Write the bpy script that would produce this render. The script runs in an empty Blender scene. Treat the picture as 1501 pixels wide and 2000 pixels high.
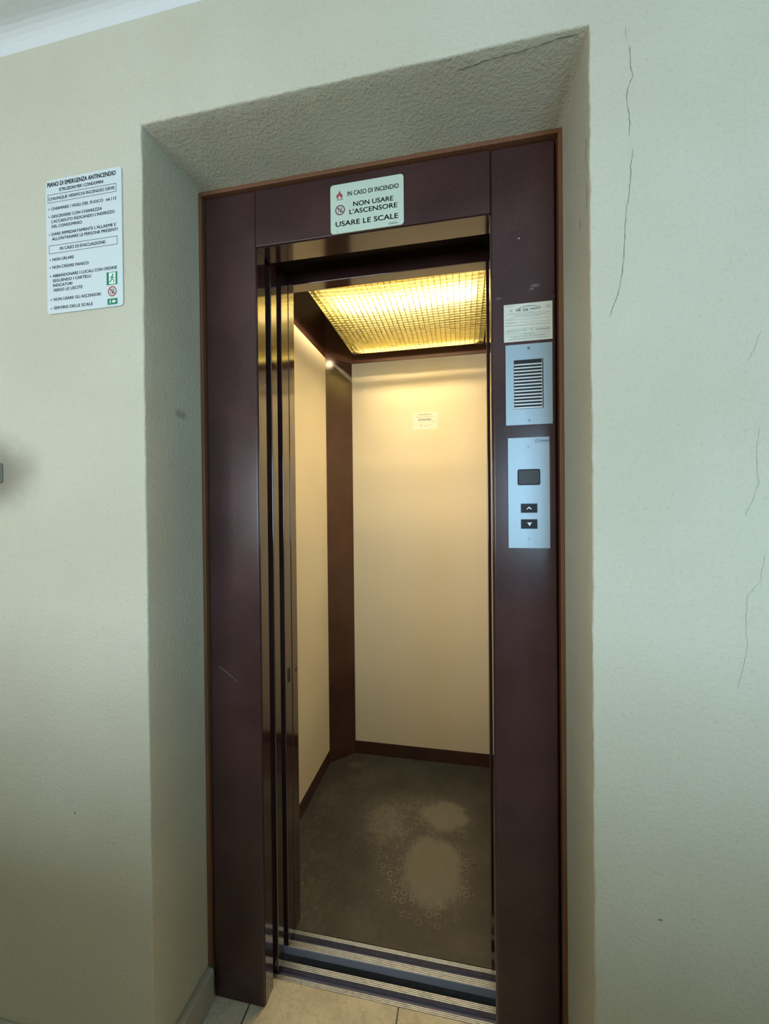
import bpy, bmesh, math, random
from mathutils import Vector, Matrix
random.seed(7)
S = bpy.context.scene
COL = S.collection
PI = math.pi

# ------------------------------------------------------------------ camera
cam_d = bpy.data.cameras.new('camera'); cam = bpy.data.objects.new('camera', cam_d); COL.objects.link(cam); S.camera = cam
YAW, PITCH, ROLL, FPX = 0.1934, -0.0071, -0.0098, 782.73
f = Vector((-math.sin(YAW)*math.cos(PITCH), math.cos(YAW)*math.cos(PITCH), math.sin(PITCH)))
r = Vector((math.cos(YAW), math.sin(YAW), 0)); u = r.cross(f)
r2 = r*math.cos(ROLL)+u*math.sin(ROLL); u2 = u*math.cos(ROLL)-r*math.sin(ROLL)
M = Matrix((r2, u2, -f)).transposed().to_4x4(); M.translation = Vector((0.5245, -0.7645, 1.3143))
cam.matrix_world = M
cam_d.sensor_fit = 'VERTICAL'; cam_d.sensor_height = 24.0; cam_d.lens = FPX/2000*24.0
cam_d.clip_start = 0.02

# ------------------------------------------------------------------ light
w = bpy.data.worlds.new('world'); S.world = w; w.use_nodes = True
w.node_tree.nodes['Background'].inputs[0].default_value = (0.62, 0.78, 1.0, 1)
w.node_tree.nodes['Background'].inputs[1].default_value = 0.3

def area(name, loc, target, sx, sy, power, color):
    l = bpy.data.lights.new(name, 'AREA'); l.shape = 'RECTANGLE'; l.size = sx; l.size_y = sy
    l.energy = power; l.color = color
    o = bpy.data.objects.new(name, l); COL.objects.link(o); o.location = loc
    o.rotation_euler = (Vector(target)-Vector(loc)).to_track_quat('-Z', 'Y').to_euler()
    return o
BACK = -2.6
area('daylight_left_window', (-0.75, BACK-0.25, 1.40), (-0.5, 0, 1.3), 1.3, 0.9, 56, (0.84, 0.93, 0.98))
area('daylight_right_window', (1.55, BACK-0.25, 1.45), (1.3, 0, 1.35), 1.0, 0.9, 52, (0.46, 0.76, 1.0))
TUBE_E = 182.0

S.view_settings.view_transform = 'Standard'
S.view_settings.look = 'None'
S.view_settings.exposure = -0.05
S.view_settings.gamma = 1.0
S.view_settings.use_curve_mapping = False

# ------------------------------------------------------------------ measured dimensions (m)
A0, A1, H0, D1 = -0.1591, 0.7478, 2.1596, 0.1999      # recess
XR, ZO = 0.593, 2.0                                   # clear opening
B0, B1, CH, D6 = -0.1642, 0.760, 0.1098, 1.3184       # car inside
SK, ZT, ZCEIL = 0.0681, 2.0935, 2.36
ZC = 2.3908                                           # where cove starts
YF = 0.4031                                           # car floor front edge

# ------------------------------------------------------------------ materials
def mat(name, color=(.5,.5,.5), rough=.5, metal=0., ior=1.5, spec=.5, coat=0., coat_r=.05):
    m = bpy.data.materials.new(name); m.use_nodes = True
    b = m.node_tree.nodes['Principled BSDF']
    b.inputs['Base Color'].default_value = (*color, 1); b.inputs['Roughness'].default_value = rough
    b.inputs['Metallic'].default_value = metal; b.inputs['IOR'].default_value = ior
    b.inputs['Specular IOR Level'].default_value = spec
    b.inputs['Coat Weight'].default_value = coat; b.inputs['Coat Roughness'].default_value = coat_r
    return m
def N(m, t, **k):
    n = m.node_tree.nodes.new(t)
    for a, v in k.items(): setattr(n, a, v)
    return n
def L(m, a, b): m.node_tree.links.new(a, b)
def setin(m, n, i, v):
    if hasattr(v, 'is_output'): L(m, v, n.inputs[i])
    else: n.inputs[i].default_value = v
def math_(m, op, a, b=0., c=0., clamp=False):
    n = N(m, 'ShaderNodeMath', operation=op, use_clamp=clamp)
    setin(m, n, 0, a); setin(m, n, 1, b); setin(m, n, 2, c); return n.outputs[0]
def mixc(m, fac, a, b, mode='MIX'):
    n = N(m, 'ShaderNodeMix', data_type='RGBA', blend_type=mode)
    setin(m, n, 0, fac); setin(m, n, 6, a if hasattr(a,'is_output') else (*a,1)); setin(m, n, 7, b if hasattr(b,'is_output') else (*b,1))
    return n.outputs[2]
def noise(m, scale, detail=3, rough=.5, vec=None):
    n = N(m, 'ShaderNodeTexNoise'); n.inputs['Scale'].default_value = scale
    n.inputs['Detail'].default_value = detail; n.inputs['Roughness'].default_value = rough
    L(m, vec if vec else pos(m), n.inputs['Vector']); return n.outputs['Fac']
def pos(m): return N(m, 'ShaderNodeNewGeometry').outputs['Position']
def ramp(m, v, a, b, c0=0., c1=1.):
    n = N(m, 'ShaderNodeMapRange', interpolation_type='SMOOTHSTEP')
    setin(m, n, 0, v); n.inputs[1].default_value = a; n.inputs[2].default_value = b
    n.inputs[3].default_value = c0; n.inputs[4].default_value = c1; return n.outputs[0]
def bump(m, h, strength, dist):
    n = N(m, 'ShaderNodeBump'); n.inputs['Strength'].default_value = strength; n.inputs['Distance'].default_value = dist
    L(m, h, n.inputs['Height']); L(m, n.outputs[0], m.node_tree.nodes['Principled BSDF'].inputs['Normal'])
def base(m, c): L(m, c, m.node_tree.nodes['Principled BSDF'].inputs['Base Color'])
def spot(m, c, rad, soft, wob=0.):
    """0..1 mask: an ellipsoidal mark about point c"""
    v = N(m, 'ShaderNodeVectorMath', operation='SUBTRACT'); L(m, pos(m), v.inputs[0]); v.inputs[1].default_value = c
    v2 = N(m, 'ShaderNodeVectorMath', operation='DIVIDE'); L(m, v.outputs[0], v2.inputs[0]); v2.inputs[1].default_value = rad
    l = N(m, 'ShaderNodeVectorMath', operation='LENGTH'); L(m, v2.outputs[0], l.inputs[0])
    d = l.outputs['Value']
    if wob: d = math_(m, 'ADD', d, math_(m, 'MULTIPLY', math_(m, 'SUBTRACT', noise(m, 14, 4), .5), wob))
    return ramp(m, d, 1+soft, 1-soft)

# roughcast painted plaster
m_wall = mat('cream_plaster', (.62,.60,.50), .62, spec=.35)
n1 = noise(m_wall, 2.2, 4); n2 = noise(m_wall, 140, 4, .6); n3 = noise(m_wall, 300, 2); n4 = noise(m_wall, 34, 3)
c = mixc(m_wall, ramp(m_wall, n1, .3, .7), (.575,.545,.425), (.625,.60,.485))
c = mixc(m_wall, ramp(m_wall, n2, .58, .74, 0, .38), c, (.34,.33,.26))
c = mixc(m_wall, math_(m_wall, 'MULTIPLY', spot(m_wall, (-.60, 0, 1.41), (.12,.09,.075), .55, .5), .82), c, (.22,.19,.14))   # grime round the button
c = mixc(m_wall, math_(m_wall, 'MULTIPLY', spot(m_wall, (-.1591,.115,1.553), (.02,.018,.009), .5, .4), .5), c, (.2,.18,.12))
c = mixc(m_wall, math_(m_wall, 'MULTIPLY', spot(m_wall, (-.36,0,.62), (.0022,.02,.003), .3), .8), c, (.12,.10,.08))
c = mixc(m_wall, math_(m_wall, 'MULTIPLY', spot(m_wall, (.853,0,.60), (.004,.02,.0016), .3), .8), c, (.10,.09,.08))
base(m_wall, c)
h = math_(m_wall, 'ADD', math_(m_wall, 'MULTIPLY', ramp(m_wall, n2, .35, .75), 1.0), math_(m_wall, 'ADD', math_(m_wall, 'MULTIPLY', n3, .45), math_(m_wall, 'MULTIPLY', n4, .2)))
bump(m_wall, h, .52, .0015)

m_ceil = mat('white_plaster', (.72,.73,.73), .7, spec=.3); bump(m_ceil, noise(m_ceil, 120, 5, .6), .5, .002)
m_room = mat('landing_plaster', (.62,.56,.43), .8, spec=.2)

# marble floor tiles with dark joints
m_floor = mat('cream_marble_tile', (.6,.55,.42), .28)
x_ = N(m_floor, 'ShaderNodeSeparateXYZ'); L(m_floor, pos(m_floor), x_.inputs[0])
def joint(v, off, size, wid):
    q = math_(m_floor, 'FRACT', math_(m_floor, 'DIVIDE', math_(m_floor, 'ADD', v, off), size))
    q = math_(m_floor, 'ABSOLUTE', math_(m_floor, 'SUBTRACT', q, .5)); return ramp(m_floor, q, .5-wid/size-.002, .5-wid/size*.5)
jx = joint(x_.outputs[0], .0435+3*.39, .39, .0022); jy = joint(x_.outputs[1], 3.12-.11, .39, .0022)
vein = noise(m_floor, 9, 8, .7); v2 = noise(m_floor, 45, 5, .65)
c = mixc(m_floor, ramp(m_floor, vein, .4, .62), (.72,.66,.52), (.58,.52,.40))
c = mixc(m_floor, ramp(m_floor, v2, .62, .72, 0, .5), c, (.42,.36,.25))
vn = math_(m_floor, "ABSOLUTE", math_(m_floor, "SUBTRACT", noise(m_floor, 20, 7, .62), .5))
c = mixc(m_floor, ramp(m_floor, vn, .018, .0, 0, .45), c, (.36,.30,.20))
c = mixc(m_floor, math_(m_floor, 'MAXIMUM', jx, jy), c, (.05,.045,.04)); base(m_floor, c)

m_skirt = mat('beige_stone_skirting', (.46,.42,.34), .45)
base(m_skirt, mixc(m_skirt, noise(m_skirt, 20, 6, .6), (.36,.33,.27), (.52,.48,.40)))

def maroon(name, rough, col=(.048,.020,.022), ior=1.5, grain=.12, marks=()):
    m = mat(name, col, rough, ior=ior)
    c = mixc(m, ramp(m, noise(m, 5, 5), .35, .7), tuple(v*.8 for v in col), tuple(v*1.25 for v in col))
    c = mixc(m, ramp(m, noise(m, 420, 2), .55, .75, 0, .35), c, tuple(v*2.6 for v in col))
    for (px, pz, rx, rz, amt) in marks:      # chips, scuffs and glue traces in the paint
        c = mixc(m, math_(m, 'MULTIPLY', spot(m, (px, D1, pz), (rx,.02,rz), .4, .5), amt), c, (.30,.30,.33))
    base(m, c); bump(m, noise(m, 260, 2), grain, .0006); return m
m_frame = maroon('maroon_enamel', .23, (.050,.021,.022), 1.5, marks=((.6552,1.9313,.0022,.0016,.9),(.690,1.820,.009,.0035,.28),(.682,1.8135,.005,.0025,.28),(.609,1.799,.006,.003,.18),(.733,1.792,.004,.003,.18)))
m_gloss = maroon('glossy_brown_enamel', .10, (.040,.018,.017), 2.4, .03)
m_brown = maroon('brown_enamel', .24, (.050,.021,.015), 1.6, .05)
m_dark = mat('black_gap_shade', (.006,.006,.007), .6)  # black put in for the shade of gaps, slots and the grille backing
m_shaft = mat('dark_shaft_concrete', (.03,.03,.03), .9)
m_wood = mat('red_brown_wood', (.16,.065,.03), .4)
wv = N(m_wood, 'ShaderNodeMapping'); L(m_wood, pos(m_wood), wv.inputs[0]); wv.inputs['Scale'].default_value = (60,60,3)
base(m_wood, mixc(m_wood, noise(m_wood, 2, 4, .6, wv.outputs[0]), (.09,.035,.018), (.26,.11,.05)))
m_panel = mat('cream_laminate', (.76,.66,.45), .52, spec=.4)
base(m_panel, mixc(m_panel, math_(m_panel, 'MULTIPLY', spot(m_panel, (.0186,D6,1.9415), (.014,.02,.014), .5, 1.6), .45), mixc(m_panel, noise(m_panel, 3, 3), (.75,.65,.475), (.79,.70,.515)), (.86,.80,.68)))
m_alu = mat('ribbed_aluminium', (.62,.61,.58), .32, 1.)
base(m_alu, mixc(m_alu, ramp(m_alu, noise(m_alu, 60, 6, .7), .4, .7), (.78,.76,.72), (.60,.58,.54)))
m_aludk = mat('dull_sky_tint_metal', (.10,.10,.17), .38, .7)  # dark dull metal with the sky's reflection put into its blue tint
m_lip = mat('blue_reflection_metal', (.50,.57,.82), .55, .1)  # blue of the window's reflection put into the base colour
m_plate = mat('brushed_aluminium', (.36,.44,.50), .45, .5)
bm_ = N(m_plate, 'ShaderNodeMapping'); L(m_plate, pos(m_plate), bm_.inputs[0]); bm_.inputs['Scale'].default_value = (900,900,8)
bump(m_plate, noise(m_plate, 1, 2, .5, bm_.outputs[0]), .12, .0003)
m_steel = mat('screw_steel', (.30,.31,.32), .35, 1.)
m_slatm = mat('grey_slat_metal', (.62,.64,.64), .4, .5)
m_black = mat('black_plastic', (.010,.013,.018), .5, spec=.3)
m_disp = mat('dark_display_glass', (.045,.040,.042), .4, spec=.3)
m_sign = mat('white_sign_plastic', (.66,.74,.76), .38)
m_signg = mat('pale_green_sign_plastic', (.58,.68,.58), .38)
m_label = mat('aged_paper_label', (.68,.68,.58), .5)
m_paper = mat('white_paper_label', (.80,.80,.70), .5)
m_ink = mat('black_ink', (.015,.02,.025), .6)
m_inkb = mat('blue_ink', (.05,.09,.14), .6)
m_inkf = mat('faded_grey_ink', (.22,.27,.27), .6)
m_green = mat('green_ink', (.0,.22,.10), .5)
m_red = mat('red_ink', (.42,.04,.045), .5)
m_dred = mat('dark_red_ink', (.14,.03,.035), .5)
m_white = mat('white_ink', (.8,.85,.82), .5)
m_grey = mat('grey_plastic', (.33,.32,.28), .5)
m_crack = mat('dark_crack', (.14,.15,.13), .9)  # dark grey of the crack lines
m_crackl = mat('faint_crack', (.40,.41,.38), .9)
m_refl = mat('white_reflector', (.85,.83,.76), .5)
m_tray = mat('grey_lamp_housing', (.42,.40,.34), .5)

# studded rubber floor, worn smooth where people stand
m_rub = mat('studded_rubber', (.05,.045,.04), .42)
s = N(m_rub, 'ShaderNodeSeparateXYZ'); L(m_rub, pos(m_rub), s.inputs[0])
def cell(v, off=0.):
    q = math_(m_rub, 'FRACT', math_(m_rub, 'ADD', math_(m_rub, 'DIVIDE', v, .030), off)); return math_(m_rub, 'SUBTRACT', q, .5)
cx, cy = cell(s.outputs[0]), cell(s.outputs[1])
rr = math_(m_rub, 'SQRT', math_(m_rub, 'ADD', math_(m_rub, 'MULTIPLY', cx, cx), math_(m_rub, 'MULTIPLY', cy, cy)))
ring = math_(m_rub, 'MULTIPLY', ramp(m_rub, rr, .22, .30), ramp(m_rub, rr, .42, .34))
stud = ramp(m_rub, rr, .40, .34)
wear = math_(m_rub, 'MAXIMUM', spot(m_rub, (.405,.69,0), (.115,.155,1), .40, .5), spot(m_rub, (.44,.955,0), (.105,.10,1), .5, .9))
wear = math_(m_rub, 'MAXIMUM', wear, math_(m_rub, 'MULTIPLY', spot(m_rub, (.20,.87,0), (.10,.13,1), .55, 1.0), .7))
halo = math_(m_rub, 'MAXIMUM', spot(m_rub, (.37,.72,0), (.18,.22,1), .35, .5), spot(m_rub, (.33,.93,0), (.22,.13,1), .4, .8))
core = ramp(m_rub, math_(m_rub, 'ADD', wear, math_(m_rub, 'MULTIPLY', math_(m_rub, 'SUBTRACT', noise(m_rub, 38, 4, .65), .5), .9)), .35, 1.0)
c = mixc(m_rub, ramp(m_rub, noise(m_rub, 7, 6, .65), .35, .7), (.024,.025,.026), (.047,.048,.049))
dust = math_(m_rub, 'MULTIPLY', ramp(m_rub, noise(m_rub, 55, 5, .7), .52, .72), ramp(m_rub, s.outputs[0], .25, -.1, .15, .8))
c = mixc(m_rub, dust, c, (.14,.12,.075))
c = mixc(m_rub, math_(m_rub, 'MULTIPLY', halo, .22), c, (.16,.15,.13))
c = mixc(m_rub, math_(m_rub, 'MULTIPLY', math_(m_rub, 'MULTIPLY', ring, ramp(m_rub, noise(m_rub, 22, 3, .6), .42, .62)), math_(m_rub,'MULTIPLY', halo, .6)), c, (.26,.25,.23))
c = mixc(m_rub, math_(m_rub, 'MULTIPLY', core, .85), c, mixc(m_rub, noise(m_rub, 40, 5, .6), (.125,.122,.11), (.175,.17,.155)))
c = mixc(m_rub, spot(m_rub, (.555,.735,0), (.007,.004,1), .3), c, (.01,.01,.01))
c = mixc(m_rub, spot(m_rub, (.583,.70,0), (.004,.004,1), .3), c, (.01,.01,.01))
c = mixc(m_rub, math_(m_rub, 'MULTIPLY', spot(m_rub, (-.03,1.22,0), (.035,.02,1), .8, 1.), .3), c, (.18,.16,.10))
base(m_rub, c)
bump(m_rub, math_(m_rub, 'MULTIPLY', math_(m_rub, 'MULTIPLY', stud, halo), math_(m_rub, 'SUBTRACT', 1.0, core)), .35, .0008)

# translucent yellowed louvre plastic
m_louv = bpy.data.materials.new('yellowed_louvre_plastic'); m_louv.use_nodes = True
b = m_louv.node_tree.nodes['Principled BSDF']; b.inputs['Base Color'].default_value = (.36,.32,.13,1); b.inputs['Roughness'].default_value = .25
tr = N(m_louv, 'ShaderNodeBsdfTranslucent'); tr.inputs[0].default_value = (.40,.35,.13,1)
mx = N(m_louv, 'ShaderNodeMixShader'); mx.inputs[0].default_value = .25
L(m_louv, b.outputs[0], mx.inputs[1]); L(m_louv, tr.outputs[0], mx.inputs[2]); L(m_louv, mx.outputs[0], m_louv.node_tree.nodes['Material Output'].inputs[0])
m_tube = bpy.data.materials.new('lit_fluorescent_tube'); m_tube.use_nodes = True
b = m_tube.node_tree.nodes['Principled BSDF']; b.inputs['Emission Color'].default_value = (1,.79,.44,1); b.inputs['Emission Strength'].default_value = TUBE_E
b.inputs['Base Color'].default_value = (.9,.9,.85,1)
m_glass = mat('window_glass', (1,1,1), .0, ior=1.45)
m_glass.node_tree.nodes['Principled BSDF'].inputs['Transmission Weight'].default_value = 1.

# ------------------------------------------------------------------ mesh helpers
class MB:
    def __init__(s): s.b = bmesh.new()
    def box(s, x0, x1, y0, y1, z0, z1):
        v = [s.b.verts.new(p) for p in ((x0,y0,z0),(x1,y0,z0),(x1,y1,z0),(x0,y1,z0),(x0,y0,z1),(x1,y0,z1),(x1,y1,z1),(x0,y1,z1))]
        for q in ((0,3,2,1),(4,5,6,7),(0,1,5,4),(1,2,6,5),(2,3,7,6),(3,0,4,7)): s.b.faces.new([v[i] for i in q])
        return s
    def prism(s, pts, axis, a, bb):
        """closed outline (2-tuples) swept along axis from a to bb; axis y: pts=(x,z); x: pts=(y,z); z: pts=(x,y)"""
        def P(p, t): return {'y': (p[0],t,p[1]), 'x': (t,p[0],p[1]), 'z': (p[0],p[1],t)}[axis]
        v0 = [s.b.verts.new(P(p, a)) for p in pts]; v1 = [s.b.verts.new(P(p, bb)) for p in pts]; n = len(pts)
        s.b.faces.new(v0); s.b.faces.new(v1[::-1])
        for i in range(n): s.b.faces.new((v0[i], v1[i], v1[(i+1)%n], v0[(i+1)%n]))
        return s
    def ring(s, outer, inner, axis, a, bb):
        def P(p, t): return {'y': (p[0],t,p[1]), 'x': (t,p[0],p[1]), 'z': (p[0],p[1],t)}[axis]
        n = len(outer); R = [[s.b.verts.new(P(p, t)) for p in q] for q in (outer, inner) for t in (a, bb)]
        o0, o1, i0, i1 = R
        for i in range(n):
            j = (i+1) % n
            s.b.faces.new((o0[i],o0[j],i0[j],i0[i])); s.b.faces.new((o1[i],i1[i],i1[j],o1[j]))
            s.b.faces.new((o0[i],o1[i],o1[j],o0[j])); s.b.faces.new((i0[i],i0[j],i1[j],i1[i]))
        return s
    def cyl(s, c, rad, a, bb, axis='y', n=24):
        return s.prism([(c[0]+rad*math.cos(2*PI*i/n), c[1]+rad*math.sin(2*PI*i/n)) for i in range(n)], axis, a, bb)
    def build(s, name, m, parent=None, bevel=0., smooth=False, seg=3):
        bmesh.ops.recalc_face_normals(s.b, faces=s.b.faces)
        if parent is not None: bmesh.ops.translate(s.b, verts=s.b.verts, vec=-parent.matrix_world.translation if parent.type == 'EMPTY' else -abs_loc(parent))
        me = bpy.data.meshes.new(name); s.b.to_mesh(me); s.b.free()
        o = bpy.data.objects.new(name, me); COL.objects.link(o)
        if parent is not None: o.parent = parent
        me.materials.append(m)
        if smooth:
            for p in me.polygons: p.use_smooth = True
        if bevel:
            md = o.modifiers.new('bevel', 'BEVEL'); md.width = bevel; md.segments = seg; md.limit_method = 'ANGLE'
            for p in me.polygons: p.use_smooth = True
            md.harden_normals = True
        return o
def abs_loc(o):
    v = Vector((0,0,0))
    while o is not None: v += o.location; o = o.parent
    return v
def tag(o, label=None, cat=None, group=None, kind=None):
    for k, v in (('label',label),('category',cat),('group',group),('kind',kind)):
        if v: o[k] = v
    return o
def thing(name, loc, label, cat, group=None):
    o = bpy.data.objects.new(name, None); COL.objects.link(o); o.location = loc; o.empty_display_size = .05
    o.matrix_world = Matrix.Translation(loc)
    return tag(o, label, cat, group, 'thing')
def rrect(x0, x1, z0, z1, rad, n=6):
    P = []
    for cx, cz, a in ((x1-rad,z1-rad,0),(x0+rad,z1-rad,90),(x0+rad,z0+rad,180),(x1-rad,z0+rad,270)):
        for i in range(n+1):
            t = math.radians(a+90*i/n); P.append((cx+rad*math.cos(t), cz+rad*math.sin(t)))
    return P
def circ(c, rad, n=32): return [(c[0]+rad*math.cos(2*PI*i/n), c[1]+rad*math.sin(2*PI*i/n)) for i in range(n)]

# text laid on an x-z plane facing -y
_cache = {}
def glyph(body, off=0.):
    cu = bpy.data.curves.new('txt', 'FONT'); cu.body = body; cu.offset = off; cu.size = 1.0; cu.resolution_u = 3; cu.fill_mode = 'FRONT'
    o = bpy.data.objects.new('txt', cu); COL.objects.link(o); bpy.context.view_layer.update()
    dg = bpy.context.evaluated_depsgraph_get(); me = bpy.data.meshes.new_from_object(o.evaluated_get(dg))
    vs = [(v.co.x, v.co.y) for v in me.vertices]; fs = [tuple(p.vertices) for p in me.polygons]
    bpy.data.objects.remove(o); bpy.data.curves.remove(cu); bpy.data.meshes.remove(me); return vs, fs
CAP = max(v[1] for v in glyph('H')[0])
def text(mb, body, x0, x1, z0, z1, cap, y, bold=.012):
    vs, fs = glyph(body); a = min(v[0] for v in vs); bq = max(v[0] for v in vs); sx = (x1-x0)/(bq-a); sz = cap/CAP
    d = bold*cap*1.3     # stroke weight: the glyphs overprinted a hair apart
    for dx, dz in ((-d,-d*.6),(d,-d*.6),(-d,d*.6),(d,d*.6)) if bold > .006 else ((0,0),):
        vv = []
        for px, pz in vs:
            t = (px-a)*sx; vv.append(mb.b.verts.new((x0+t+dx, y, z0+(z1-z0)*t/(x1-x0)+pz*sz+dz)))
        for fc in fs:
            try: mb.b.faces.new([vv[i] for i in fc])
            except ValueError: pass

def struct(o): o['kind'] = 'structure'; return o

# ------------------------------------------------------------------ the landing room
LX, RX = -1.9, 2.3
# front wall with a rounded, slightly ragged recess arris
def front_wall():
    b = bmesh.new()
    prof = [(.06,0),(.02,0),(.0045,0),(.0020,.0005),(.0005,.0020),(0,.0048),(0,.03),(0,.09),(0,.15),(0,.285)]
    path = []; nz, nx = 150, 64
    for i in range(nz): path.append(((A0, H0*i/nz), (-1,0)))
    path.append(((A0,H0),(-1,1)))
    for i in range(1, nx): path.append(((A0+(A1-A0)*i/nx, H0),(0,1)))
    path.append(((A1,H0),(1,1)))
    for i in range(nz-1,-1,-1): path.append(((A1, H0*i/nz),(1,0)))
    rows = []; j1 = j2 = 0.
    for k, ((x, z), (nx_, nz_)) in enumerate(path):
        j1 = .75*j1+random.gauss(0,.00042); j2 = .3*j2+random.gauss(0,.0004)
        row = []
        for q, (o, y) in enumerate(prof):
            wgt = {2:.5,3:1,4:1,5:.8,6:.3}.get(q, 0)
            oo = o + wgt*(j1+j2)
            row.append(b.verts.new((x+nx_*oo, y+(wgt*j2*.6 if q < 5 else 0), z+nz_*oo)))
        rows.append(row)
    for k in range(len(rows)-1):
        for q in range(len(prof)-1): b.faces.new((rows[k][q], rows[k+1][q], rows[k+1][q+1], rows[k][q+1]))
    # flat remainder of the wall around the strip
    c0, c1 = nz, nz+nx
    def V(x, z): return b.verts.new((x,0,z))
    TL, TR, BL, BR = V(LX,ZC+.04), V(RX,ZC+.04), V(LX,0), V(RX,0)
    L_ = [rows[k][0] for k in range(0, c0+1)]; T_ = [rows[k][0] for k in range(c0, c1+1)]; R_ = [rows[k][0] for k in range(c1, len(rows))]
    b.faces.new([BL]+L_+[TL]); b.faces.new([TL]+T_+[TR]); b.faces.new([TR]+R_+[BR])
    bmesh.ops.recalc_face_normals(b, faces=b.faces)
    me = bpy.data.meshes.new('wall_front'); b.to_mesh(me); b.free()
    for p in me.polygons: p.use_smooth = True
    me.materials.append(m_wall); o = bpy.data.objects.new('wall_front', me); COL.objects.link(o)
    return struct(o)
wall_front = front_wall()

def crack(pts, wid, y=-.0004, plane='y', mm=None):
    """thin jagged line following pts (x,z) on the wall"""
    P = []
    for (a, bq) in zip(pts[:-1], pts[1:]):
        n = max(2, int(math.dist(a, bq)/.006))
        for i in range(n):
            t = i/n; P.append((a[0]+(bq[0]-a[0])*t+random.uniform(-.0008,.0008), a[1]+(bq[1]-a[1])*t))
    P.append(pts[-1]); b = bmesh.new(); prev = None
    for i, (a_, z_) in enumerate(P):
        wv_ = wid*random.uniform(.35,1.)*(.3 if i in (0, len(P)-1) else 1)
        if plane == 'y': q = (b.verts.new((a_-wv_/2, y, z_)), b.verts.new((a_+wv_/2, y, z_)))
        elif plane == 'x': q = (b.verts.new((y, a_-wv_/2, z_)), b.verts.new((y, a_+wv_/2, z_)))
        else: q = (b.verts.new((a_, z_-wv_/2, y)), b.verts.new((a_, z_+wv_/2, y)))
        if prev: b.faces.new((prev[0], q[0], q[1], prev[1]))
        prev = q
    me = bpy.data.meshes.new('crack'); b.to_mesh(me); b.free(); me.materials.append(mm or m_crack)
    o = bpy.data.objects.new('crack', me); COL.objects.link(o); o.parent = wall_front; return o
crack([(.8113,2.1067),(.8130,2.075),(.8166,2.0531),(.8090,2.036),(.8069,2.0202),(.8105,1.99),(.8115,1.9754),(.8105,1.9537)], .0013)
crack([(.8168,1.9306),(.813,1.90),(.8109,1.8615),(.8060,1.83),(.8033,1.8011),(.8020,1.77),(.8015,1.7484),(.7985,1.72),(.7947,1.6962),(.7781,1.6448)], .0012)
crack([(1.003,1.445),(.9992,1.4129),(.9985,1.38),(1.0015,1.352),(.9932,1.325),(.982,1.298)], .0014, mm=m_crackl)
crack([(1.010,1.235),(1.003,1.19),(.985,1.165),(.982,1.12),(.984,1.08),(.975,1.03),(.970,1.01)], .0012, mm=m_crackl)
crack([(.806,2.145),(.807,2.118)], .0008)
crack([(1.005,1.60),(.995,1.57),(.985,1.55)], .0012, mm=m_crackl)
crack([(.020,1.98),(.021,1.93),(.019,1.88),(.020,1.84)], .0018, A1-.0004, 'x')
crack([(.060,1.862),(.061,1.842)], .0035, A1-.0004, 'x')
crack([(.52,.030),(.58,.022),(.64,.020),(.70,.012),(.735,.012)], .0018, H0-.0004, 'z')

# ceiling with a small cove, floor, other walls
b = MB(); pr = [(0,ZC+.0)]
for i in range(7): t = PI/2*i/6; pr.append((-.034+.034*math.cos(t), ZC+.034*math.sin(t)))
pr += [(BACK,ZC+.034),(BACK,ZC+.16),(0,ZC+.16)]
o = struct(b.prism(pr[1:], 'x', LX, RX).build('ceiling', m_ceil))
struct(MB().box(LX,RX,BACK,.2686,-.12,0).build('floor', m_floor))
struct(MB().box(LX-.12,LX,BACK,0,0,ZC+.1).build('wall_left', m_room))
struct(MB().box(RX,RX+.12,BACK,0,0,ZC+.1).build('wall_right', m_room))
WINS = [(-1.40,-.10,.95,1.88),(1.05,2.05,.95,1.92)]
b = MB(); xs = LX-.12
for (x0,x1,z0,z1) in WINS:
    b.box(xs,x0,BACK-.15,BACK,0,ZC+.1); b.box(x0,x1,BACK-.15,BACK,0,z0); b.box(x0,x1,BACK-.15,BACK,z1,ZC+.1); xs = x1
b.box(xs,RX+.12,BACK-.15,BACK,0,ZC+.1); struct(b.build('wall_back', m_room))
for k, (x0,x1,z0,z1) in enumerate(WINS):
    xm = (x0+x1)/2
    wo = MB().ring([(x0,z0),(x1,z0),(x1,z1),(x0,z1)],[(x0+.05,z0+.05),(x1-.05,z0+.05),(x1-.05,z1-.05),(x0+.05,z1-.05)],'y',BACK-.10,BACK-.04).box(xm-.02,xm+.02,BACK-.09,BACK-.05,z0+.05,z1-.05).build('window_%d' % (k+1), m_refl)
    struct(wo)
# unseen low wall, added to keep daylight off the lower front wall
struct(MB().box(LX,1.62,-1.32,-1.22,0,1.05).build('wall_daylight_blocker', m_room, bevel=.01))
# lift shaft behind the wall
b = MB()
b.box(-.9,-.86,.29,1.75,-.6,2.9).box(1.4,1.44,.29,1.75,-.6,2.9).box(-.9,1.44,1.71,1.75,-.6,2.9).box(-.9,1.44,.29,1.75,2.9,2.94).box(-.9,1.44,.29,1.75,-.64,-.6)
b.box(-.9,A0-.001,.286,.29,-.6,2.9).box(A1+.001,1.44,.286,.29,-.6,2.9).box(A0-.001,A1+.001,.286,.29,H0+.001,2.9).box(-.9,1.44,.272,.29,-.6,-.12)
struct(b.build('wall_shaft', m_shaft))
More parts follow.
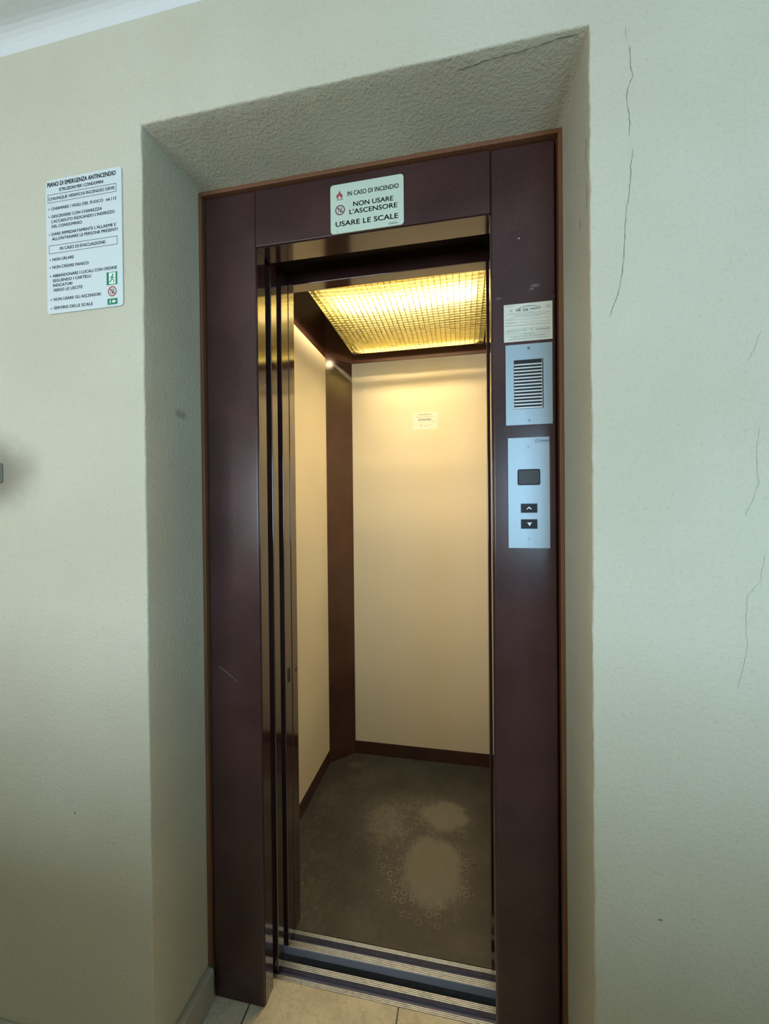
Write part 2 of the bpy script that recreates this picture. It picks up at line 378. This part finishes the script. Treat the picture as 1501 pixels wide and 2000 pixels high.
# stone skirting in the recess
struct(MB().prism([(A0+.0005,0),(A0+.019,0),(A0+.019,.083),(A0+.014,.089),(A0+.0005,.089)],'y',0.0,D1-.009).build('baseboard_left', m_skirt, bevel=.0015))
struct(MB().prism([(A1-.0005,0),(A1-.019,0),(A1-.019,.083),(A1-.014,.089),(A1-.0005,.089)],'y',0.0,D1-.009).build('baseboard_right', m_skirt, bevel=.0015))
struct(MB().box(LX,A0-.001,-.012,-.0005,0,.089).build('baseboard_front_left', m_skirt, bevel=.0015))
struct(MB().box(A1+.001,RX,-.012,-.0005,0,.089).build('baseboard_front_right', m_skirt, bevel=.0015))

# ------------------------------------------------------------------ landing door frame
T = .0135
fr = thing('elevator_door_frame', (.3,D1,0), 'dark maroon painted metal elevator door frame set in the plaster recess', 'door frame')
MB().box(A0+T,0,D1+.001,.249,0,H0-T).build('side_jamb', m_frame, fr, bevel=.0035)
MB().box(XR,A1-T,D1+.001,.249,0,H0-T).build('side_jamb', m_frame, fr, bevel=.0065)
MB().box(.0004,XR-.0004,D1+.0012,.272,ZO,H0-T).build('header', m_frame, fr, bevel=.0022)
# polished reveals on the inner faces
MB().box(.0002,.0014,D1+.007,.2475,.001,ZO-.001).build('reveal', m_gloss, fr)
MB().box(XR-.0014,XR-.0002,D1+.009,.2475,.001,ZO-.001).build('reveal', m_gloss, fr)
MB().box(.002,XR-.002,D1+.006,.2715,ZO-.0014,ZO-.0003).build('reveal', m_gloss, fr)
for seg in ((A0+.0006,A0+.0095,0.0,H0-.0006),(A1-.0095,A1-.0006,0.0,H0-.0006)):
    o = MB().box(seg[0],seg[1],D1-.008,.235,seg[2] if seg[0]>0 else .0895,seg[3]).build('edge_strip', m_wood, fr, bevel=.001); o['label'] = 'thin reddish-brown wooden edge strip'
o = MB().box(A0+.0098,A1-.0098,D1-.008,.235,H0-.0105,H0-.0006).build('edge_strip', m_wood, fr, bevel=.001); o['label'] = 'thin reddish-brown wooden edge strip'
MB().prism([(A0+.0097,0),(A0+.0097,H0-.0107),(A1-.0097,H0-.0107),(A1-.0097,0),(A1-T-.001,0),(A1-T-.001,H0-T-.001),(A0+T+.001,H0-T-.001),(A0+T+.001,0)],'y',.225,.24).build('shadow_gap', m_dark, fr)  # black strip set inside the trim gap to give its shade

b = MB(); b.prism([(-.1206,.8973),(-.1000,.8846),(-.0654,.8602),(-.0652,.8596),(-.1004,.8838),(-.1208,.8967)],'y',D1+.0008,D1+.0011); o = b.build('scratch', m_inkf, fr); o['label'] = 'thin pale scratch'
# landing door, slid open into the wall pocket at the left
ld = thing('sliding_landing_door', (-.25,.30,0), 'glossy brown sliding landing door panel, retracted with only its edge showing', 'door')
MB().box(-.155,0,.2835,.320,.004,2.04).build('door_panel', m_gloss, ld, bevel=.0025)
MB().box(-.156,-.02,.252,.2815,.004,2.04).build('gap_shade', m_dark, ld)  # added black filler, stands in for shade between frame and door

# sills
def ribs(b, y0, y1, n, x0, x1, z=0., hgt=.0035):
    """a strip of n rounded ribs along x"""
    w_ = (y1-y0)/n; P = [(y0,z-.012)]
    for k in range(n):
        a = y0+k*w_
        P += [(a+w_*.06,z-hgt*.8),(a+w_*.2,z-.0006),(a+w_*.38,z),(a+w_*.62,z),(a+w_*.8,z-.0006),(a+w_*.94,z-hgt*.8)]
    P.append((y1,z-.012)); b.prism(P, 'x', x0, x1)
ls = thing('landing_sill', (.3,.292,0), 'ribbed aluminium door sill beside the cream floor tiles', 'threshold')
b = MB(); ribs(b,.2690,.2806,3,-.15,.735,.001); ribs(b,.3000,.3163,4,-.15,.735,.001); b.box(-.15,.735,.269,.3163,-.05,-.018); b.box(-.15,.735,.269,.2806,-.02,-.011); b.box(-.15,.735,.3,.3163,-.02,-.011)
b.build('ribbed_tread', m_alu, ls)
MB().box(-.15,.735,.2808,.2998,-.0178,-.013).build('guide_groove', m_aludk, ls)

# ------------------------------------------------------------------ elevator car
car = thing('elevator_car', (.3,.86,0), 'open elevator car with cream panels, brown trim and a dark studded rubber floor', 'elevator')
e = .012
MB().prism([(B0+.001,YF+.001),(B1-.001,YF+.001),(B1-.001,D6-CH),(B1-CH,D6-.001),(B0+CH,D6-.001),(B0+.001,D6-CH)],'z',-.03,0).build('floor_covering', m_rub, car)
MB().box(B0-e,B0,.4405,D6-CH,SK,ZT).build('side_panel', m_panel, car)
MB().box(B1,B1+e,.4405,D6-CH,SK,ZT).build('side_panel', m_panel, car)
MB().box(B0+CH,B1-CH,D6,D6+e,SK,ZT).build('back_panel', m_panel, car)
MB().box(B0-e,B0+.002,.4405,D6-CH-.001,.0,SK).build('skirting', m_brown, car, bevel=.001)
MB().box(B1-.002,B1+e,.4405,D6-CH-.001,.0,SK).build('skirting', m_brown, car, bevel=.001)
MB().box(B0+CH+.001,B1-CH-.001,D6-.002,D6+e,.0,SK).build('skirting', m_brown, car, bevel=.001)
q = e*.7
for sgn, xb in ((1,B0),(-1,B1)):
    MB().prism([(xb,D6-CH),(xb+sgn*CH,D6),(xb+sgn*(CH-q),D6+q),(xb-sgn*q,D6-CH+q)],'z',0,ZT-.0008).build('corner_post', m_brown, car)
b = MB()
b.box(B0-e,B0,.4405,D6-CH,ZT+.001,ZCEIL).box(B1,B1+e,.4405,D6-CH,ZT+.001,ZCEIL).box(B0+CH,B1-CH,D6,D6+e,ZT+.001,ZCEIL)
for sgn, xb in ((1,B0),(-1,B1)): b.prism([(xb,D6-CH),(xb+sgn*CH,D6),(xb+sgn*(CH-q),D6+q),(xb-sgn*q,D6-CH+q)],'z',ZT+.001,ZCEIL)
b.build('upper_band', m_brown, car)
MB().box(B0-e,B1+e,.3985,D6+e,ZCEIL,ZCEIL+.03).build('roof_panel', m_refl, car)
# front: jambs, header
MB().prism([(0,.4005),(0,.4405),(B0-e,.4405),(B0-e,.4305),(-.02,.4305),(-.02,.4005)],'z',0,2.006).build('front_jamb', m_gloss, car, bevel=.0012)
MB().prism([(XR,.4005),(XR,.4405),(B1+e,.4405),(B1+e,.4305),(XR+.02,.4305),(XR+.02,.4005)],'z',0,2.006).build('front_jamb', m_gloss, car, bevel=.0012)
MB().box(B0-e,B1+e,.3985,.4405,2.0065,ZCEIL).build('header', m_gloss, car, bevel=.0015)
dp = MB().box(-.42,-.0005,.3505,.3965,.006,2.04).build('sliding_door', m_gloss, car, bevel=.0015)
dp['label'] = 'retracted inner sliding door, edge only'
MB().box(-.0011,-.0001,.366,.384,.79,.832).build('latch_slot', m_dark, dp)
MB().box(-.0007,.0006,.4235,.4295,.802,.815).build('latch_slot', m_dark, car)
b = MB(); ribs(b,.3540,.3725,4,-.15,.735,.001); ribs(b,.3905,.4025,3,-.15,.735,.001); b.box(-.15,.735,.354,.4025,-.05,-.019); b.box(-.15,.735,.3905,.4025,-.02,-.011); b.box(-.15,.735,.354,.3725,-.02,-.011)
sl = b.build('car_sill', m_alu, car)
MB().box(-.15,.735,.3727,.3903,-.0188,-.014).build('guide_groove', m_aludk, sl)
MB().box(-.15,.735,.3525,.3538,-.022,.0005).build('front_lip', m_lip, sl)

# ------------------------------------------------------------------ ceiling light of the car
LXa, LXb, LYa, LYb, LZ = -.0155, .625, .585, 1.197, 2.1
cl = thing('ceiling_light', ((LXa+LXb)/2,(LYa+LYb)/2,LZ), 'lit ceiling light with a yellowed egg-crate louvre hanging in the elevator', 'lamp')
b = MB(); nxc, nyc, hb, th = 30, 28, .0105, .0015
def sag(x, y):
    return -.004*math.sin(PI*(x-LXa)/(LXb-LXa)) + .0015*math.sin(9*x+4*y)
def blade_x(y):
    P = []; 
    K = 20
    pts = [(LXa+(LXb-LXa)*i/K) for i in range(K+1)]
    lo = [[b.b.verts.new((x, y+d, LZ+sag(x,y)+zz)) for x in pts] for d in (-th/2, th/2) for zz in (0, hb)]
    for i in range(K):
        for a_, c_ in ((0,1),(3,2),(2,0),(1,3)): b.b.faces.new((lo[a_][i], lo[a_][i+1], lo[c_][i+1], lo[c_][i]))
def blade_y(x):
    K = 20
    pts = [(LYa+(LYb-LYa)*i/K) for i in range(K+1)]
    lo = [[b.b.verts.new((x+d, y, LZ+sag(x,y)+zz)) for y in pts] for d in (-th/2, th/2) for zz in (0, hb)]
    for i in range(K):
        for a_, c_ in ((0,1),(3,2),(2,0),(1,3)): b.b.faces.new((lo[a_][i], lo[a_][i+1], lo[c_][i+1], lo[c_][i]))
for j in range(nyc+1): blade_x(LYa+(LYb-LYa)*j/nyc)
for i in range(nxc+1): blade_y(LXa+(LXb-LXa)*i/nxc)
b.build('louvre', m_louv, cl)
for yy in (.650, 1.155):
    MB().cyl((yy, 2.158), .013, .03, .58, 'x', 20).build('fluorescent_tube', m_tube, cl, smooth=True)
    MB().box(.012,.030,yy-.016,yy+.016,2.145,2.20).build('tube_holder', m_refl, cl)
    MB().box(.58,.598,yy-.016,yy+.016,2.145,2.20).build('tube_holder', m_refl, cl)
MB().box(0,.61,.60,1.185,2.20,2.206).box(-.004,0,.596,1.189,2.136,2.206).box(.61,.614,.596,1.189,2.136,2.206).box(0,.61,1.185,1.189,2.121,2.206).box(-.004,.614,.586,.591,2.1112,2.206).box(-.004,.614,.591,.60,2.19,2.206).build('reflector_tray', m_tray, cl)
for x_a, y_a in ((LXa,LYa+.004),(LXb-.03,LYa+.004),(LXa,LYb-.006),(LXb-.03,LYb-.006)):
    MB().box(x_a,x_a+.03,y_a-.006,y_a+.012,LZ-.003,LZ+.0).box(x_a+.012,x_a+.018,y_a,y_a+.006,LZ,ZCEIL).build('bracket', m_brown, cl)

# ------------------------------------------------------------------ signs and labels
def disc_tri(b, pts, y): 
    b.b.faces.new([b.b.verts.new((p[0], y, p[1])) for p in pts])
sg = thing('emergency_plan_sign', (-.308,0,1.922), 'white rectangular fire emergency plan sign with black writing on the left wall', 'sign')
SY = -.0035
MB().prism(rrect(-.4105,-.2075,1.7702,2.0755,.008),'y',SY,-.0003).build('sign_plate', m_sign, sg, bevel=.0006)
b = MB()
EM = [
 ('PIANO DI EMERGENZA ANTINCENDIO', -0.4051, -0.2215, 2.0600, 2.0585, 0.0094,.02),
 ('ISTRUZIONI PER I CONDOMINI', -0.3724, -0.2545, 2.0468, 2.0458, 0.0067,.016),
 ('CHIUNQUE VERIFICHI INCENDIO DEVE:', -0.4018, -0.2237, 2.0290, 2.0276, 0.0067,.012),
 ('CHIAMARE I VIGILI DEL FUOCO', -0.3953, -0.2552, 2.0060, 2.0047, 0.0064,.014),
 ('tel.115', -0.2481, -0.2209, 2.0049, 2.0045, 0.0062,.014),
 ('DESCRIVERE CON CHIAREZZA', -0.3950, -0.2583, 1.9884, 1.9870, 0.0064,.014),
 ("L'ACCADUTO INDICANDO L'INDIRIZZO", -0.3947, -0.2256, 1.9770, 1.9755, 0.0064,.014),
 ('DEL CONDOMINIO', -0.3945, -0.3121, 1.9657, 1.9648, 0.0064,.014),
 ("DARE IMMEDIATAMENTE L'ALLARME E", -0.3948, -0.2229, 1.9483, 1.9466, 0.0064,.014),
 ('ALLONTANARE LE PERSONE PRESENTI', -0.3943, -0.2189, 1.9372, 1.9358, 0.0064,.014),
 ('IN CASO DI EVACUAZIONE:', -0.3727, -0.2497, 1.9132, 1.9117, 0.0067,.014),
 ('NON URLARE', -0.3941, -0.3353, 1.8904, 1.8898, 0.0064,.014),
 ('NON CREARE PANICO', -0.3944, -0.2957, 1.8728, 1.8714, 0.0064,.014),
 ('ABBANDONARE I LOCALI CON ORDINE', -0.3941, -0.2213, 1.8532, 1.8522, 0.0064,.014),
 ('SEGUENDO I CARTELLI', -0.3939, -0.2901, 1.8419, 1.8415, 0.0064,.014),
 ('INDICATORI', -0.3934, -0.3408, 1.8311, 1.8309, 0.0064,.014),
 ('VERSO LE USCITE', -0.3931, -0.3132, 1.8202, 1.8197, 0.0064,.014),
 ('NON USARE GLI ASCENSORI', -0.3924, -0.2647, 1.7993, 1.7980, 0.0064,.014),
 ('SERVIRSI DELLE SCALE', -0.3921, -0.2864, 1.7797, 1.7788, 0.0064,.014)]
for t in EM: text(b, t[0], t[1], t[2], t[3], t[4], t[5], SY-.0003, t[6]+.006)
for c_ in [(-0.4022,2.0091),(-0.402,1.9914),(-0.401,1.9513),(-0.4005,1.8935),(-0.4006,1.8756),(-0.4,1.8562),(-0.3992,1.8021),(-0.3989,1.7819)]:
    disc_tri(b, circ(c_, .0015, 12), SY-.0003)
def frame_box(P, wd, y):
    cx_ = sum(p[0] for p in P)/4; cz_ = sum(p[1] for p in P)/4
    Q = [(p[0]+math.copysign(wd, cx_-p[0]), p[1]+math.copysign(wd, cz_-p[1])) for p in P]; b.ring(P, Q, 'y', y-.0001, y)
frame_box([(-.4050,2.0422),(-.2203,2.0400),(-.2200,2.0215),(-.4048,2.0234)], .0009, SY-.0002)
frame_box([(-.4031,1.9262),(-.2195,1.9242),(-.2194,1.9056),(-.4030,1.9074)], .0009, SY-.0002)
b.build('lettering', m_ink, sg)
# pictograms
def runner(b, cx_, cz_, s_, y):
    disc_tri(b, circ((cx_+.10*s_, cz_+.36*s_), .10*s_, 14), y)
    for P in ([(-.02,.24),(.14,.20),(.08,-.08),(-.08,-.06)], [(.02,-.06),(.10,-.04),(.30,-.22),(.22,-.28)], [(.22,-.28),(.30,-.22),(.26,-.48),(.18,-.48)],
              [(-.08,-.06),(.02,-.10),(-.10,-.34),(-.20,-.30)], [(-.20,-.30),(-.10,-.34),(-.36,-.42),(-.36,-.34)],
              [(-.02,.24),(.0,.16),(-.22,.06),(-.26,.12)], [(.12,.20),(.10,.12),(.30,.0),(.34,.06)]):
        disc_tri(b, [(cx_+a_*s_, cz_+c_*s_) for a_, c_ in P], y)
def picto(parent, x0, x1, z0, z1, kind):
    b = MB(); disc_tri(b, [(x0,z0),(x1,z0),(x1,z1),(x0,z1)], SY-.0002); g = b.build('pictogram', m_green, parent); g['label'] = 'green emergency exit pictogram'
    b = MB()
    if kind: 
        disc_tri(b, [(x0+.22*(x1-x0),z0+.0014),(x1-.16*(x1-x0),z0+.0014),(x1-.16*(x1-x0),z1-.0014),(x0+.22*(x1-x0),z1-.0014)], SY-.0004); b.build('panel', m_white, g)
        b = MB(); runner(b, (x0+x1)/2, (z0+z1)/2, .021, SY-.0006); b.build('figure', m_green, g)
    else:
        runner(b, x0+.0070, (z0+z1)/2, .010, SY-.0004)
        for P in ([(.013,.0035),(.019,.0035),(.019,.0095),(.013,.0095)], [(.0195,.004),(.0235,.0066),(.0195,.009)]): disc_tri(b, [(x0+a_, z0+c_) for a_, c_ in P], SY-.0004)
        b.build('figure', m_white, g)
picto(sg, -.2489,-.2210,1.8182,1.8463, 1); picto(sg, -.2476,-.2215,1.7746,1.7877, 0)
def prohib(parent, c_, rad, y, mr, inner=m_ink):
    b = MB(); b.ring(circ(c_, rad), circ(c_, rad*.80), 'y', y-.0001, y)
    a_ = math.radians(-42); dx, dz = math.cos(a_), math.sin(a_); h_ = rad*.075
    b.prism([(c_[0]-dx*rad*.85-dz*h_, c_[1]-dz*rad*.85+dx*h_),(c_[0]+dx*rad*.85-dz*h_, c_[1]+dz*rad*.85+dx*h_),(c_[0]+dx*rad*.85+dz*h_, c_[1]+dz*rad*.85-dx*h_),(c_[0]-dx*rad*.85+dz*h_, c_[1]-dz*rad*.85-dx*h_)], 'y', y-.0004, y-.0003)
    g = b.build('prohibition_symbol', mr, parent)
    b = MB()
    b.ring([(c_[0]-rad*.42,c_[1]-rad*.5),(c_[0]+rad*.42,c_[1]-rad*.5),(c_[0]+rad*.42,c_[1]+rad*.45),(c_[0]-rad*.42,c_[1]+rad*.45)],
           [(c_[0]-rad*.32,c_[1]-rad*.5+.0002),(c_[0]+rad*.32,c_[1]-rad*.5+.0002),(c_[0]+rad*.32,c_[1]+rad*.36),(c_[0]-rad*.32,c_[1]+rad*.36)], 'y', y-.0001, y)
    disc_tri(b, circ((c_[0]+rad*.05,c_[1]+rad*.12), rad*.10, 10), y-.0001)
    disc_tri(b, [(c_[0]-rad*.08,c_[1]),(c_[0]+rad*.18,c_[1]),(c_[0]+rad*.14,c_[1]-rad*.45),(c_[0]-rad*.04,c_[1]-rad*.45)], y-.0001)
    b.build('figure', inner, g)
prohib(sg, (-.2346,1.8036), .0112, SY-.0003, m_red)

hs = thing('elevator_warning_sign', (.298,D1,2.06), 'pale green sign on the door header reading NON USARE L\'ASCENSORE', 'sign')
HY = D1-.0022
MB().prism(rrect(.2062,.3905,2.0007,2.1220,.008),'y',HY,D1+.0008).build('sign_plate', m_signg, hs, bevel=.0005)
b = MB()
for t in [('IN CASO DI INCENDIO',.2508,.3786,2.0896,2.0894,.0107,.018),('NON USARE',.2654,.3648,2.0619,2.0614,.0112,.022),("L'ASCENSORE",.2553,.3746,2.0441,2.0436,.0112,.022),
          ('USARE LE SCALE',.2197,.3767,2.0177,2.0172,.0120,.022),('EDIZIONE',.3535,.3763,2.0049,2.0047,.0024,.01)]: text(b, t[0], t[1], t[2], t[3], t[4], t[5], HY-.0003, t[6])
b.prism([(.2233,2.0035),(.2240,2.0035),(.2240,2.0080),(.2233,2.0080)],'y',HY-.0003,HY-.0002)
b.prism([(.3535,2.0085),(.3740,2.0083),(.3740,2.0087),(.3535,2.0089)],'y',HY-.0003,HY-.0002)
b.prism([(.2215,2.0828),(.2400,2.0828),(.2400,2.0835),(.2215,2.0835)],'y',HY-.0003,HY-.0002)
b.build('lettering', m_ink, hs)
fl = [(0,-.5),(-.22,-.48),(-.36,-.28),(-.36,-.05),(-.26,.14),(-.20,0),(-.12,.18),(-.06,.34),(0,.5),(.08,.36),(.14,.16),(.22,.04),(.26,.12),(.36,-.05),(.36,-.28),(.22,-.48)]
b = MB(); disc_tri(b, [(.2300+a_*.021, 2.0955+c_*.022) for a_, c_ in fl], HY-.0003); g = b.build('flame_symbol', m_red, hs)
b = MB(); disc_tri(b, [(.2300+a_*.010, 2.0898+c_*.010) for a_, c_ in fl], HY-.0006); b.build('flame_heart', m_signg, g)
prohib(hs, (.2312,2.0578), .0125, HY-.0002, m_dred, m_dred)

pl = thing('data_plate_label', (.673,D1,1.739), 'pale paper instruction label above the speaker grille', 'label')
PY = D1-.0004
MB().box(.6205,.7260,PY,D1+.0008,1.6955,1.7815).build('sheet', m_label, pl)
b = MB(); LY = PY-.0003
for t in [('CE',.7130,.7221,1.7675,1.7675,.0056),('IMPIANTO N.',.6252,.6479,1.7450,1.7450,.0026),('MATRICOLA N.',.6251,.6500,1.7381,1.7380,.0026),
          ('SERVIZIO 24 ORE - TEL.',.6246,.6871,1.7186,1.7183,.0036),('0000000000'.replace('0','8'),.6900,.7209,1.7184,1.7182,.0034),('AVVERTENZE',.6570,.6886,1.7108,1.7107,.0030),
          ("E' VIETATO L'USO DELL'ASCENSORE",.6359,.7107,1.7046,1.7045,.0030),('AI MINORI DI ANNI 12 NON ACCOMPAGNATI',.6304,.7175,1.7000,1.7000,.0028),
          ('PORTATA E CAPIENZA INDICATE NELLA CABINA ALLEGATA',.6251,.7211,1.7312,1.7307,.0024),('MANUTENZIONE ASCENSORI',.6300,.6860,1.7583,1.7581,.0022),('ASSISTENZA E RIPARAZIONI',.6425,.7125,1.7535,1.7532,.0022),
          ('IMPIANTI',.6238,.6440,1.7766,1.7764,.0020)]: text(b, t[0], t[1], t[2], t[3], t[4], t[5], LY, .005)
for z_, xa, xb in ((1.7450,.650,.7215),(1.7380,.656,.7215),(1.7240,.630,.7215),(1.7160,.6246,.655),(1.7160,.690,.7215),(1.7128,.6246,.655),(1.7128,.690,.7215),(1.7578,.686,.7215),(1.7083,.626,.7215),(1.7510,.6330,.70)):
    b.prism([(xa,z_),(xb,z_),(xb,z_+.0004),(xa,z_+.0004)],'y',LY,LY+.0001)
b.build('lettering', m_inkf, pl)
b = MB()   # logo: long swoosh with round and angular marks
sw = [(.6480+.0540*i/24, 1.7702+.0050*math.sin(PI*i/24)) for i in range(25)]
b.prism(sw+[(x_, z_-.0006-.0005*math.sin(PI*i/24)) for i, (x_, z_) in reversed(list(enumerate(sw)))],'y',LY,LY+.0001)
text(b, 'VE', .6470,.6580,1.7640,1.7645,.0050, LY, .03); b.ring(circ((.6660,1.7665),.0034,16),circ((.6660,1.7665),.0020,16),'y',LY,LY+.0001); text(b, 'S', .6700,.6735,1.7640,1.7640,.0050, LY, .03)
text(b, 'IMPIANTI', .6790,.7000,1.7655,1.7660,.0032, LY, .02)
sw2 = [(.6400+.006*math.cos(t_), 1.7670+.0030*math.sin(t_)) for t_ in [PI/2+PI*i/10 for i in range(11)]]
b.prism(sw2+[(.6403+.0052*math.cos(t_), 1.7670+.0024*math.sin(t_)) for t_ in [PI/2+PI*i/10 for i in range(10,-1,-1)]],'y',LY,LY+.0001)
b.build('logo', m_inkb, pl)

def screw(parent, x, z, y, rad=.0036):
    s_ = MB().cyl((x,z), rad, y-.0014, y+.0003, 'y', 20).build('screw', m_steel, parent, bevel=.0004)
    b = MB(); b.box(x-rad*.62,x+rad*.62,y-.0017,y-.00142,z-.00035,z+.00035).box(x-.00035,x+.00035,y-.0017,y-.00142,z-rad*.62,z+rad*.62); b.build('slot', m_black, s_)

sp = thing('speaker_grille', (.674,D1,1.596), 'brushed aluminium speaker plate with horizontal slats, below the paper label', 'intercom')
GY = D1-.0025
x0, x1, z0, z1 = .6415,.7055,1.5403,1.6523
MB().ring([(.6234,1.5040),(.7248,1.5040),(.7248,1.6878),(.6234,1.6878)],[(x0,z0),(x1,z0),(x1,z1),(x0,z1)],'y',GY,D1+.0009).build('face_plate', m_plate, sp)
MB().box(x0,x1,D1+.0002,D1+.0009,z0,z1).build('backing', m_dark, sp)
b = MB(); ns = 14; pit = (z1-z0-.006)/ns
for k in range(ns):
    zz = z0+.0012+k*pit
    b.prism([(GY+.0003,zz),(GY+.0003,zz+.0030),(D1+.0,zz+.0042),(D1+.0,zz+.0034)],'x',x0+.0006,x1-.003)
b.box(x1-.003,x1-.0022,GY+.0003,D1,z0,z1); b.build('slats', m_slatm, sp)
screw(sp, .6738, 1.6776, GY); screw(sp, .6744, 1.5137, GY)

cp = thing('call_panel', (.672,D1,1.348), 'tall aluminium elevator call panel with small dark display and two buttons', 'control panel')
CY = D1-.0025
MB().box(.6270,.7177,CY,D1+.0009,1.2218,1.4749).build('face_plate', m_plate, cp, bevel=.0004)
MB().prism(rrect(.6478,.6972,1.3660,1.4025,.004),'y',CY-.0006,CY+.0004).build('bezel', m_black, cp)
MB().prism(rrect(.6505,.6945,1.3688,1.3998,.002),'y',CY-.0010,CY-.0005).build('display', m_disp, cp)
for k, (za, zb) in enumerate(((1.3033,1.3233),(1.2668,1.2875))):
    bt = MB().box(.6551,.6898,CY-.0016,CY+.0004,za,zb).build('button', m_black, cp, bevel=.0006)
    bt['label'] = 'black %s button' % ('up' if k == 0 else 'down')
    b = MB(); zc_ = (za+zb)/2; sg_ = 1 if k == 0 else -1
    if k == 0: b.prism([(.6665,zc_-.0025),(.6725,zc_+.0035),(.6785,zc_-.0025),(.6760,zc_-.0025),(.6725,zc_+.0012),(.6690,zc_-.0025)],'y',CY-.0020,CY-.0016)
    else: b.prism([(.6670,zc_+.0032),(.6790,zc_+.0032),(.6755,zc_+.0010),(.6740,zc_-.0038),(.6722,zc_-.0038),(.6705,zc_+.0010)],'y',CY-.0020,CY-.0016)
    b.build('arrow_mark', m_slatm, bt)
    MB().ring([(.6543,za-.0008),(.6906,za-.0008),(.6906,zb+.0008),(.6543,zb+.0008)],[(.6551,za),(.6898,za),(.6898,zb),(.6551,zb)],'y',CY-.0006,CY).build('button_surround', m_inkf, cp)
screw(cp, .6722, 1.4540, CY, .0030); screw(cp, .6722, 1.2434, CY, .0030)
b = MB(); b.box(.6862,.7172,CY-.0002,CY,1.4612,1.4705); st = b.build('maker_sticker', m_plate, cp)
b = MB(); b.ring(circ((.6905,1.4662),.0036,16),circ((.6905,1.4662),.0022,16),'y',CY-.0004,CY-.0003); text(b,'ASCENSORI',.6955,.7165,1.4640,1.4640,.0038,CY-.0004,.01)
b.ring([(.6865,1.4615),(.7170,1.4615),(.7170,1.4702),(.6865,1.4702)],[(.6869,1.4619),(.7166,1.4619),(.7166,1.4698),(.6869,1.4698)],'y',CY-.0004,CY-.0003)
b.build('lettering', m_inkf, st)
b = MB(); b.box(.6660,.6780,CY-.0003,CY,1.2985,1.2990); b.build('scale_mark', m_inkf, cp)

ns_ = thing('no_smoking_label', (.335,D6,1.769), 'small white no-smoking notice on the cream back panel of the elevator', 'label')
NY = D6-.0006
MB().box(.2710,.3995,NY,D6-.0001,1.7255,1.8120).build('sheet', m_paper, ns_)
b = MB()
for t in [('SI RAMMENTA',.2956,.3725,1.7990,1.7990,.0071,.01),("CHE QUI È VIETATO",.2884,.3785,1.7866,1.7868,.0068,.005),('FUMARE',.3007,.3678,1.7708,1.7711,.0097,.03),('LA DIREZIONE',.3650,.3888,1.7640,1.7642,.0030,.0),('L. 584',.305,.320,1.7450,1.7450,.006,.01)]:
    text(b, t[0], t[1], t[2], t[3], t[4], t[5], NY-.0004, t[6])
for q_ in ([(.279,1.7610),(.392,1.7610),(.392,1.7616),(.279,1.7616)], [(.279,1.7350),(.392,1.7350),(.392,1.7355),(.279,1.7355)], [(.2785,1.733),(.2791,1.733),(.2791,1.806),(.2785,1.806)], [(.3925,1.733),(.3931,1.733),(.3931,1.806),(.3925,1.806)]): b.prism(q_,'y',NY-.0004,NY-.0003)
for q_ in ([(.328,1.745),(.342,1.740),(.343,1.742),(.329,1.7465)], [(.350,1.7435),(.366,1.748),(.366,1.7495),(.350,1.745)]): b.prism(q_,'y',NY-.0004,NY-.0003)
b.build('lettering', m_inkf, ns_)

pb = thing('wall_push_button', (-.585,0,1.42), 'small grey push button on a smudged patch at the left edge', 'switch')
MB().prism(rrect(-.622,-.5515,1.386,1.4330,.003),'y',-.008,-.0003).build('housing', m_grey, pb, bevel=.001)
MB().prism(rrect(-.6175,-.5560,1.390,1.4290,.002),'y',-.0085,-.008).build('face', m_black, pb)
MB().prism(rrect(-.6155,-.5585,1.392,1.4270,.002),'y',-.0105,-.0082).build('button', m_grey, pb, bevel=.0006)
